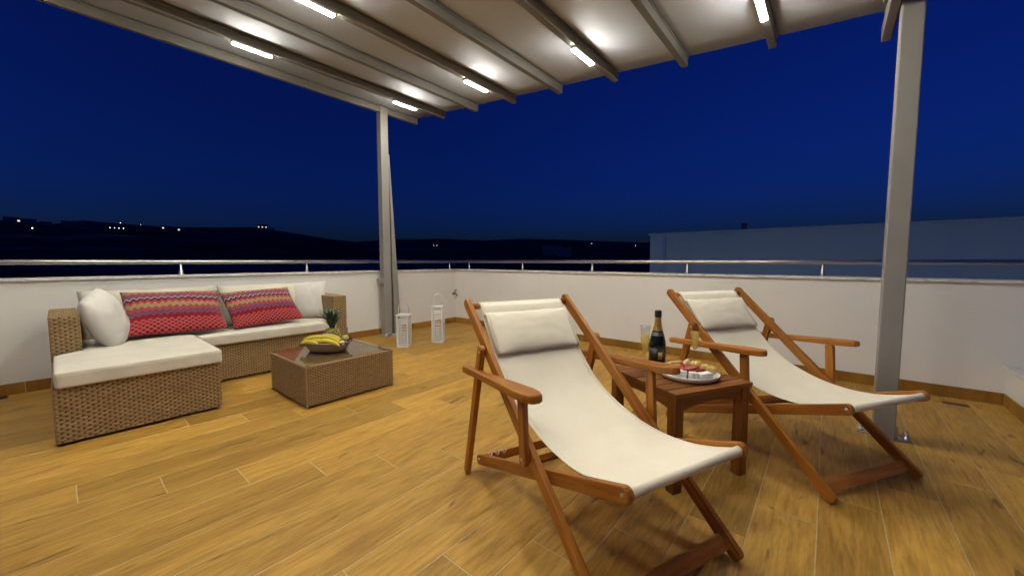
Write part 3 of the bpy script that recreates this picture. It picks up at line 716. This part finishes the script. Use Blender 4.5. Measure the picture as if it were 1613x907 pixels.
# ------------------------------------------------------------------ white lanterns
def lantern(x, y, h, hh, rz, label):
    root = empty('lantern', (x, y, 0), rz); tag(root, label, 'lantern', 'white lanterns by the wall')
    w = .062
    box('base', (-w - .006, w + .006, -w - .006, w + .006, 0, .014), 'lantern_paint', root, .002)
    for sx_ in (-1, 1):
        for sy_ in (-1, 1): box('corner_post', (sx_ * w - .0075, sx_ * w + .0075, sy_ * w - .0075, sy_ * w + .0075, .0142, h - .0145), 'lantern_paint', root)
    box('roof', (-w - .013, w + .013, -w - .013, w + .013, h - .0143, h + .004), 'lantern_paint', root, .002)
    n = int((h - .05) / .0195)
    for (ax, sg) in (('x', 1), ('x', -1), ('y', 1), ('y', -1)):
        bm = bmesh.new()
        for k in range(n):
            z = .026 + k * .0195
            M = Matrix.Translation((0, 0, z)) @ (Matrix.Rotation(0 if ax == 'y' else math.pi / 2, 4, 'Z')) @ Matrix.Translation((0, sg * w, 0)) @ Matrix.Rotation(R(-22 * sg), 4, 'X')
            add_box(bm, -w + .0078, w - .0078, -.0055, .0055, -.0026, .0026, 0, M)
        o = obj('slats', bm, 'lantern_paint', root); o['kind'] = 'stuff'
    lathe('candle', [(0, 0), (.03, 0), (.03, h * .38), (.026, h * .39), (0, h * .385)], 'candle_wax', root, 18, loc=(0, 0, .0145))
    pts = [(-w, 0, h - .002)] + [(-w * math.cos(a), 0, h + (hh - h - .06) + .06 * math.sin(a)) for a in np.linspace(0, math.pi, 12)] + [(w, 0, h - .002)]
    bm = bmesh.new(); add_tube(bm, pts, .0045, 8); obj('handle', bm, 'lantern_paint', root, True)
lantern(-3.865, 2.625, .385, .525, R(36), 'shorter white slatted lantern with handle, nearer the pergola post')
lantern(-3.765, 3.06, .455, .605, R(38), 'taller white slatted lantern with handle, nearer the wall corner')

# ------------------------------------------------------------------ deck chairs
SLING = [(-.985, .800), (-.955, .772), (-.90, .705), (-.83, .620), (-.76, .548), (-.68, .477), (-.60, .428), (-.50, .389), (-.38, .360), (-.26, .352), (-.16, .362), (-.08, .382), (.0, .412), (.018, .421)]
def catmull(P, n=5):
    P = [Vector(p) for p in P]; out = []
    for i in range(len(P) - 1):
        p0, p1, p2, p3 = P[max(i - 1, 0)], P[i], P[i + 1], P[min(i + 2, len(P) - 1)]
        for k in range(n):
            t = k / n; out.append(.5 * ((2 * p1) + (-p0 + p2) * t + (2 * p0 - 5 * p1 + 4 * p2 - p3) * t * t + (-p0 + 3 * p1 - 3 * p2 + p3) * t ** 3))
    out.append(P[-1]); return out
def make_chair():
    root = empty('deck_chair'); HW = .289
    for s in (-1, 1):
        stick('back_rail', (.012, s * HW, .012), (-1.012, s * HW, .828), .047, .024, 'teak', root)
        stick('seat_rail', (.036, s * .2525, .417), (-.955, s * .2525, .048), .047, .024, 'teak', root)
        stick('rear_leg', (-.948, s * .3175, .0), (-.765, s * .3175, .655), .042, .024, 'teak', root, taper=(.9, 1.0))
        stick('arm_post', (-.398, s * .3175, .300), (-.415, s * .3175, .5545), .042, .022, 'teak', root)
        # armrest: broad rounded front, slim rear, slightly rising
        L = .64; out = []
        for t, wv in ((0, .014), (.03, .020), (.3, .022), (.52, .027), (.72, .036), (.86, .040), (.94, .036), (.985, .024), (1.0, .010)): out.append((t * L, wv))
        out = out + [(x, -w * .9) for x, w in reversed(out)]
        d = Vector((.6, 0, .055)).normalized(); sd = Vector((0, 1, 0)); up = d.cross(sd)
        extrude_outline('armrest', out, .031, (-.925, s * .334, .520), d, sd, up, 'teak', root, .007)
        for (bs, bz, bt) in ((-.765, .628, .3296), (-.398, .325, .3296), (-.45, .372, .3015), (.018, .411, .2650), (-.925, .062, .2650)):
            bm = bmesh.new(); add_tube(bm, [(bs, s * (bt - .002), bz), (bs, s * (bt + .0025), bz)], [.0075, .006], 12); obj('bolt', bm, 'steel', root, True)
    # cross members
    bm = bmesh.new(); add_tube(bm, [(-.985, -.278, .800), (-.985, .278, .800)], .0145, 14); uvb(bm); obj('top_bar', bm, 'teak', root, True)
    bm = bmesh.new(); add_tube(bm, [(.018, -.249, .411), (.018, .249, .411)], .0125, 14); uvb(bm); obj('front_bar', bm, 'teak', root, True)
    stick('foot_board', (-.042, -.277, .048), (-.042, .277, .048), .050, .024, 'teak', root, (.78, 0, .62), False)
    stick('rear_bar', (-.900, -.2400, .070), (-.900, .2400, .070), .040, .022, 'teak', root, (1, 0, .4), False)
    stick('stop_bar', (-.60, -.2400, .180), (-.60, .2400, .180), .030, .020, 'teak', root, (.4, 0, 1), False)
    # canvas sling
    C = catmull([(a, 0, b) for a, b in SLING], 4)
    # wrap round both bars
    top = [(-.985 + .0165 * math.cos(a), 0, .800 + .0165 * math.sin(a)) for a in np.linspace(R(-150), R(-320), 8)]
    frt = [(.018 + .0148 * math.cos(a), 0, .411 + .0148 * math.sin(a)) for a in np.linspace(R(100), R(-120), 9)]
    C = [Vector(p) for p in top] + C[2:-2] + [Vector(p) for p in frt]
    nw = 16; V, F, UVs = [], [], []
    n = len(C)
    for i, p in enumerate(C):
        t = i / (n - 1)
        wdt = .237
        for k in range(nw + 1):
            u = -1 + 2 * k / nw
            body = math.sin(math.pi * min(1, max(0, (i - 8) / (n - 17)))) if 8 < i < n - 9 else 0
            z = p.z - .010 * (1 - u * u) * body + .0016 * noise.noise(Vector((u * 2, t * 9, 0))) * body
            V.append((p.x, u * (wdt - .004 * body), z)); UVs.append((u * .25, t))
    for i in range(n - 1):
        for k in range(nw): a = i * (nw + 1) + k; F.append((a, a + 1, a + nw + 2, a + nw + 1))
    o = link('canvas_sling', mesh_np(V, F, 'canvas_sling', UVs), 'canvas', root, True); md = o.modifiers.new('s', 'SOLIDIFY'); md.thickness = .0022; md.offset = 0
    for sgn in (-1, 1):
        V, F = [], []; body_i = range(9, n - 10)
        for i in body_i:
            p = C[i]; q = C[min(i + 1, n - 1)] - C[i - 1]; nn = Vector((-q.z, 0, q.x)).normalized()
            bd = math.sin(math.pi * min(1, max(0, (i - 8) / (n - 17))))
            for k, u in enumerate((1.002, .985, .965, .945, .938)):
                h_ = .0022 if 0 < k < 4 else .0008; zz = p.z - .010 * (1 - min(1, u) ** 2) * bd
                V.append((p.x + nn.x * h_, sgn * u * (wdt - .004 * bd), zz + nn.z * h_))
        for i in range(len(body_i) - 1):
            for k in range(4): a = i * 5 + k; f = (a, a + 1, a + 6, a + 5); F.append(f if sgn < 0 else f[::-1])
        link('side_hem', mesh_np(V, F, 'side_hem'), 'canvas', root, True)
    # hem below the top bar
    V, F = [], []
    for i, (a, b) in enumerate(((-.972, .812), (-.955, .794), (-.930, .764), (-.928, .7585))):
        for k in range(nw + 1): V.append((a + .003, (-1 + 2 * k / nw) * .2365, b))
    for i in range(3):
        for k in range(nw): a = i * (nw + 1) + k; F.append((a, a + 1, a + nw + 2, a + nw + 1))
    o = link('hem', mesh_np(V, F, 'hem'), 'canvas', root, True); md = o.modifiers.new('s', 'SOLIDIFY'); md.thickness = .003; md.offset = 0
    # head cushion lying on the canvas
    o = link('head_cushion', pillow_mesh(.462, .215, .056, 22, 4, .015, .002), 'canvas', root, True)
    M = frame((-.852, 0, .688), (-.105 * 7, 0, .137 * 7), (.79, 0, .60)); o.matrix_local = M
    for s in (-1, 1):
        bm = bmesh.new(); pts = [(s * .228, v_ * .108, .002) for v_ in (-1, -.5, 0, .5, 1)]; add_tube(bm, pts, .003, 6)
        obj('piping', bm, 'canvas', o, True)
    # thin adjusting cord on the rear bar
    bm = bmesh.new(); add_tube(bm, [(-.885 + .012 * math.sin(k * 1.9), -.235 + k * .012, .096 + .006 * math.cos(k * 2.3)) for k in range(9)], .0035, 6); obj('cord', bm, 'white_rope', root, True)
    return root
def uvb(bm):
    uvl = bm.loops.layers.uv.new('UVMap')
    for f in bm.faces:
        for lp in f.loops: c = lp.vert.co; lp[uvl].uv = (c.y, math.atan2(c.z, c.x) * .02)
ch = make_chair(); ch.location = (-.3033, 1.164, 0); ch.rotation_euler = (0, 0, -.3825)
tag(ch, 'nearer wooden deck chair with cream canvas sling and head cushion', 'deck chair', 'wooden deck chairs')
ch2 = copy_tree(ch); ch2.location = (.2079, 2.2822, 0); ch2.rotation_euler = (0, 0, -.5595)
tag(ch2, 'farther wooden deck chair with cream canvas, beside the right pergola post', 'deck chair', 'wooden deck chairs')

# ------------------------------------------------------------------ side table
STX, STY, STA = -.567, 1.977, R(61.3); SH = .4516; SS = .234
stb = empty('side_table', (STX, STY, 0), STA); tag(stb, 'square slatted wooden side table between the two deck chairs', 'table')
ns = 7; wsl = (2 * SS - 6 * .006) / ns
for k in range(ns):
    y = -SS + wsl / 2 + k * (wsl + .006)
    stick('slat', (-SS, y, SH - .009), (SS, y, SH - .009), wsl, .018, 'table_teak', stb, (0, 0, 1), False, .002)
li = SS - .032
for sx_ in (-1, 1):
    for sy_ in (-1, 1): stick('leg', (sx_ * li, sy_ * li, 0), (sx_ * li, sy_ * li, SH - .0182), .048, .048, 'table_teak', stb, (0, 1, 0), False, .003)
def apron(p, d, n):
    L = 2 * li - .0485; out = [(0, .06), (0, -.005)] + [(L * k / 12, -.005 + .022 * math.sin(math.pi * k / 12)) for k in range(1, 12)] + [(L, -.005), (L, .06)]
    extrude_outline('apron', out, .018, p, Vector(d), Vector((0, 0, 1)), Vector(n), 'table_teak', stb, .0015)
za = SH - .0785
apron((-li + .0242, -li - .008, za), (1, 0, 0), (0, -1, 0)); apron((-li + .0242, li + .008, za), (1, 0, 0), (0, -1, 0))
apron((-li - .008, -li + .0242, za), (0, 1, 0), (1, 0, 0)); apron((li + .008, -li + .0242, za), (0, 1, 0), (1, 0, 0))

# champagne bottle
bt = empty('champagne_bottle', (-.693, 2.060, SH)); tag(bt, 'dark champagne bottle with gold foil neck on the side table', 'bottle')
lathe('glass_body', [(0, .002), (.036, 0), (.0425, .004), (.0435, .02), (.0435, .115), (.041, .14), (.034, .170), (.0245, .197), (.018, .225), (.0155, .245), (.0152, .262)], 'bottle_glass', bt, 32)
lathe('foil', [(.0262, .196), (.0230, .206), (.0192, .225), (.0168, .245), (.0163, .262), (.0163, .270)], 'gold_foil', bt, 32)
lathe('cap', [(.0172, .268), (.0178, .272), (.0178, .298), (.016, .304), (0, .306)], 'black_foil', bt, 28)
lathe('neck_band', [(.0345, .1705), (.0305, .1815), (.0275, .190)], 'brass', bt, 32)
def label_patch(name, z0, z1, a0, a1, r, mat):
    bm = bmesh.new(); A = [bm.verts.new((r * math.cos(a), r * math.sin(a), z0)) for a in np.linspace(a0, a1, 9)]; B = [bm.verts.new((r * math.cos(a), r * math.sin(a), z1)) for a in np.linspace(a0, a1, 9)]
    for k in range(8): bm.faces.new((A[k], A[k + 1], B[k + 1], B[k]))
    o = obj(name, bm, mat, bt, True); md = o.modifiers.new('s', 'SOLIDIFY'); md.thickness = .0006; md.offset = 1
fa = math.atan2(-2.06, .693)
label_patch('label', .048, .085, fa + .12, fa + .62, .0438, 'paper_label')
label_patch('label', .020, .105, fa - 1.2, fa + .08, .0437, 'black_foil')

# champagne flutes
def flute(x, y, label):
    root = empty('champagne_flute', (x, y, SH)); tag(root, label, 'glass', 'champagne flutes on the side table')
    outer = [(0, 0), (.030, 0), (.031, .002), (.018, .006), (.006, .013), (.0042, .03), (.0042, .085), (.007, .096), (.014, .112), (.0205, .14), (.0245, .175), (.0262, .21), (.0285, .235), (.0300, .247)]
    inner = [(.0290, .2465), (.0276, .235), (.0252, .21), (.0235, .175), (.0195, .14), (.013, .1135), (.006, .1015), (0, .099)]
    sl = lambda P: [(r * .84, z) for r, z in P]
    lathe('glass', sl(outer + inner), 'clear_glass', root, 32)
    lathe('wine', sl([(0, .0995), (.0062, .102), (.0127, .114), (.0191, .1405), (.0230, .175), (.0243, .198), (0, .198)]), 'champagne', root, 32)
flute(-.690, 1.870, 'champagne flute in front of the bottle on the side table')
flute(-.525, 2.140, 'champagne flute behind the platter on the side table')

# platter and snacks
PCx, PCy = -.478, 1.950
plt = lathe('platter', [(0, .004), (.095, .004), (.100, 0), (.112, 0), (.124, .006), (.133, .016), (.1375, .026), (.1365, .029), (.1325, .0285), (.121, .021), (.108, .014), (.090, .0105), (0, .010)], 'porcelain', None, 48, 1.0, .90, (PCx - .022, PCy + .004, SH + .0005))
plt.rotation_euler = (0, 0, R(41)); tag(plt, 'oval white porcelain platter of snacks on the side table', 'platter')
def pp(a, f, z):
    p = Vector((math.cos(R(41)), math.sin(R(41)), 0)) * a + Vector((-math.sin(R(41)), math.cos(R(41)), 0)) * f; return Vector((PCx + p.x, PCy + p.y, SH + z))
def chunk(name, p, dims, rz, mat, label, cat, grp, tilt=(0, 0), seed=0, bev=.003, jig=.0025):
    bm = bmesh.new(); x, y, z = (d / 2 for d in dims); add_box(bm, -x, x, -y, y, -z, z, bev)
    for v in bm.verts: v.co += Vector((noise.noise(v.co * 60 + Vector((seed, 0, 0))), noise.noise(v.co * 60 + Vector((0, seed, 7))), noise.noise(v.co * 60 + Vector((3, 0, seed))))) * jig
    o = obj(name, bm, mat, None, True, p); o.rotation_euler = (tilt[0], tilt[1], R(41) + rz); tag(o, label, cat, grp); return o
ch_g = 'white cheese pieces on the platter'
chunk('cheese_wedge', pp(-.086, -.026, .032), (.066, .032, .038), -.30, 'cheese', 'long white cheese wedge at the left front of the platter', 'cheese', ch_g, (0, .06), 1)
chunk('cheese_cube', pp(-.040, -.050, .031), (.015, .026, .036), -.15, 'cheese', 'small white cheese stick, left of the two in the middle', 'cheese', ch_g, (0, .05), 2)
chunk('cheese_cube', pp(-.022, -.053, .031), (.015, .026, .036), -.05, 'cheese', 'small white cheese stick, right of the two in the middle', 'cheese', ch_g, (0, -.03), 3)
chunk('cheese_wedge', pp(.026, -.046, .028), (.064, .036, .031), .20, 'cheese', 'white cheese wedge at the right front of the platter', 'cheese', ch_g, (0, -.05), 4)
def slice_(name, p, r, t, mat, label, cat, grp, rot, seed):
    bm = bmesh.new(); seg = 18
    pr = [(0, -t / 2), (r * .93, -t / 2), (r, -t * .2), (r, t * .2), (r * .93, t / 2), (0, t / 2)]; add_lathe(bm, pr, seg)
    for v in bm.verts:
        k = 1 + .16 * noise.noise(Vector((v.co.x * 40 + seed, v.co.y * 40, 0))); v.co.x *= k; v.co.y *= k * .86; v.co.z += .004 * noise.noise(Vector((v.co.x * 45, v.co.y * 45, seed)))
    bmesh.ops.recalc_face_normals(bm, faces=bm.faces[:]); o = obj(name, bm, mat, None, True, p); o.rotation_euler = rot; tag(o, label, cat, grp); return o
tg = 'red slices heaped on the platter'
for k, (a, f, z) in enumerate(((-.086, .012, .048), (-.064, .008, .054), (-.034, -.006, .050), (-.010, .008, .055), (.008, -.008, .046), (.040, .008, .046), (-.058, -.010, .050), (-.030, .028, .050), (.018, .026, .048))):
    slice_('meat_slice', pp(a, f, z), .025, .006, 'tomato' if k % 3 else 'ham', ['red slice at the left end of the heap on the platter', 'red slice lying high at the left back of the heap', 'red slice at the front middle of the heap on the platter', 'topmost red slice of the heap on the platter', 'red slice at the right front of the heap on the platter', 'red slice at the right end of the heap on the platter', 'red slice behind the long cheese wedge on the platter', 'red slice at the back middle of the heap on the platter', 'red slice at the right back of the heap on the platter'][k], 'meat slice', tg, (.3 * math.sin(k * 2.1), .35 * math.cos(k * 1.7), k), k)
slice_('meat_bed', pp(-.022, .016, .0275), .068, .030, 'ham', 'flat layer of red cured meat at the bottom of the heap', 'meat', None, (0, 0, R(41)), 11)
bg_ = 'bread pieces around the back of the platter'
def breadstick(a0, f0, z0, a1, f1, z1, lab):
    a, b = pp(a0, f0, z0), pp(a1, f1, z1); bm = bmesh.new(); m_ = (a + b) / 2; pts = [a + (b - a) * (k / 8) - m_ + Vector((0, 0, .002 * math.sin(k * 1.7))) for k in range(9)]
    add_tube(bm, pts, [.004, .0085, .0095, .009, .0098, .0092, .0096, .0085, .004], 9); o = obj('breadstick', bm, 'bread', None, True, m_); tag(o, lab, 'breadstick', bg_)
breadstick(-.140, .082, .044, -.005, .118, .052, 'upper breadstick at the left back of the platter')
breadstick(-.135, .060, .036, -.010, .092, .042, 'lower breadstick at the left back of the platter')
for k, (a, f, z, rz, tl) in enumerate(((.018, .104, .048, .5, 1.15), (.045, .088, .045, .45, .95), (.068, .088, .046, .5, .95), (.074, .038, .043, -.2, 1.2), (.092, .008, .041, -.4, 1.25))):
    lab = ['palest bread slice beside the breadsticks', 'bread slice second from the breadsticks', 'bread slice in the middle of the row', 'bread slice second from the right of the row', 'browned bread slice at the right end of the row'][k]
    slice_('bread_slice', pp(a, f, z), .023 if k else .025, .012, 'bread_crumb' if k == 0 else 'bread', lab + ' on the platter', 'bread', bg_, (tl, .1, R(41) + rz), k + 20)

# ------------------------------------------------------------------ small fittings
tp = empty('wall_tap', (WX, 4.20, .485)); tag(tp, 'small dark garden tap on the white wall near the corner', 'tap')
bm = bmesh.new(); add_tube(bm, [(0, 0, 0), (.006, 0, 0), (.006, 0, 0), (.06, 0, 0), (.085, 0, -.02), (.09, 0, -.05)], [.022, .022, .012, .013, .012, .010], 12); obj('spout', bm, 'brass', tp, True)
bm = bmesh.new(); add_tube(bm, [(.05, 0, .01), (.05, 0, .045)], .007, 10); add_tube(bm, [(.045, -.03, .047), (.055, .035, .062)], .006, 8); obj('tap_handle', bm, 'brass', tp, True)
def drain(x0, x1, y0, y1, label):
    d = empty('floor_drain', ((x0 + x1) / 2, (y0 + y1) / 2, 0)); tag(d, label, 'drain', 'floor drains')
    def b():
        box('plate', (x0, x1, y0, y1, .0005, .003), 'drain_metal', None, .001)
        n = 8
        for k in range(n):
            xx = x0 + (x1 - x0) * (k + .5) / n; box('slot', (xx - .003, xx + .003, y0 + .008, y1 - .008, .0032, .004), 'dark_plastic')
    grab(b, d)
drain(.675, .805, 4.035, 4.09, 'dark slotted floor drain by the right wall')
drain(-4.745, -4.66, -.36, -.28, 'dark slotted floor drain by the left wall beside the sofa')

# ------------------------------------------------------------------ far houses and lamps on the hillside
def on_hill(az, te):
    best = None
    Rr, _ = ridge(az)
    for r in np.linspace(100, Rr, 400):
        if terrain(r, az) >= 1.02 + te * r: return r
    return Rr * .99
def house(az, te, w, d, h, lit, label, r=None, n_win=2):
    r = r or on_hill(az, te); z = terrain(r, az)
    root = empty('far_house', (-r * math.sin(R(az)), r * math.cos(R(az)), z), R(az)); tag(root, label, 'house', 'far houses on the hillside')
    box('wall', (-w / 2, w / 2, 0, d, -3, h), 'house_white', root)
    box('roof', (-w / 2 - .2, w / 2 + .2, -.2, d + .2, h, h + .3), 'house_white', root)
    for k in range(n_win):
        x = -w / 2 + w * (k + .5) / n_win; f = box('window', (x - .8, x + .8, -.12, .02, h * .35, h * .35 + 1.5), 'house_trim', root)
        if k < lit: box('pane', (x - .65, x + .65, -.16, -.125, h * .35 + .15, h * .35 + 1.35), 'lit_window', f)
house(92.36, .0600, 9, 8, 5, 0, 'dim house on the ridge at the far left')
house(91.6, .0600, 13, 8, 4, 1, 'long low house on the left ridge with one lit window')
house(90.39, .0575, 8, 8, 4, 0, 'small dark house in the dip of the left ridge')
house(88.68, .060, 14, 8, 4, 0, 'wide low house under the rounded left hilltop')
house(81.9, .0595, 9, 8, 4, 1, 'small house with a dim light below the middle ridge')
house(80.6, .0570, 8, 8, 4, 1, 'small house with a dim light right of the middle ridge')
house(72.9, .0690, 12, 8, 6, 3, 'white lit house on the crest above the sofa', None, 3)
house(71.9, .0655, 6, 8, 4, 0, 'small white house beside the lit crest house')
for k, (az, te, w, h, r) in enumerate(((66.6, .001, 16, 5, 150), (63.4, -.003, 20, 5, 150), (61.3, 0, 14, 6, 165), (59.7, .004, 12, 5, 190), (33.7, .018, 22, 10, 420), (32.0, .010, 14, 8, 380))):
    house(az, te, w, 9, h, 0, ['pale house in the valley left of the pergola post', 'long pale house just above the rail left of the post', 'taller pale house beside the left pergola post', 'pale house hidden partly by the left pergola post',
          'tall dim house in the distance above the nearer deck chair', 'smaller dim house right of the tall distant one'][k], r, 3)
def lamp(az, te, label, big=1.0, h=5.0):
    r = on_hill(az, te - .003); z = terrain(r, az)
    root = empty('street_lamp', (-r * math.sin(R(az)), r * math.cos(R(az)), z)); tag(root, label, 'street lamp', 'far street lamps')
    bm = bmesh.new(); add_tube(bm, [(0, 0, -1), (0, 0, h)], .12, 6); obj('pole', bm, 'lamp_pole', root)
    s = .34 * big * r / 600
    lathe('globe', [(0, -s), (s * .7, -s * .7), (s, 0), (s * .7, s * .7), (0, s)], 'lamp_glow', root, 10, loc=(0, 0, h + s))
lamp(91.2, .0424, 'bright lone street lamp on the far left slope', 1.5)
for k, az in enumerate((86.19, 85.87, 85.55, 85.22)): lamp(az, .0495, ['leftmost', 'second', 'third', 'rightmost'][k] + ' of four street lamps in a row on the left slope', 1.0)
lamp(85.42, .0615, 'street lamp high above the row of four', .9)
lamp(83.9, .0605, 'faint street lamp under the middle ridge', .5)
lamp(58.75, .0267, 'street lamp just left of the pergola post', .8)
lamp(51.41, .0341, 'left street lamp of the pair right of the pergola post', .8); lamp(50.95, .0342, 'right street lamp of the pair right of the pergola post', .8)
lamp(28.01, .0420, 'street lamp on the far ridge above the middle of the terrace', .8); lamp(21.87, .0347, 'street lamp beside the neighbouring white building', 1.0)
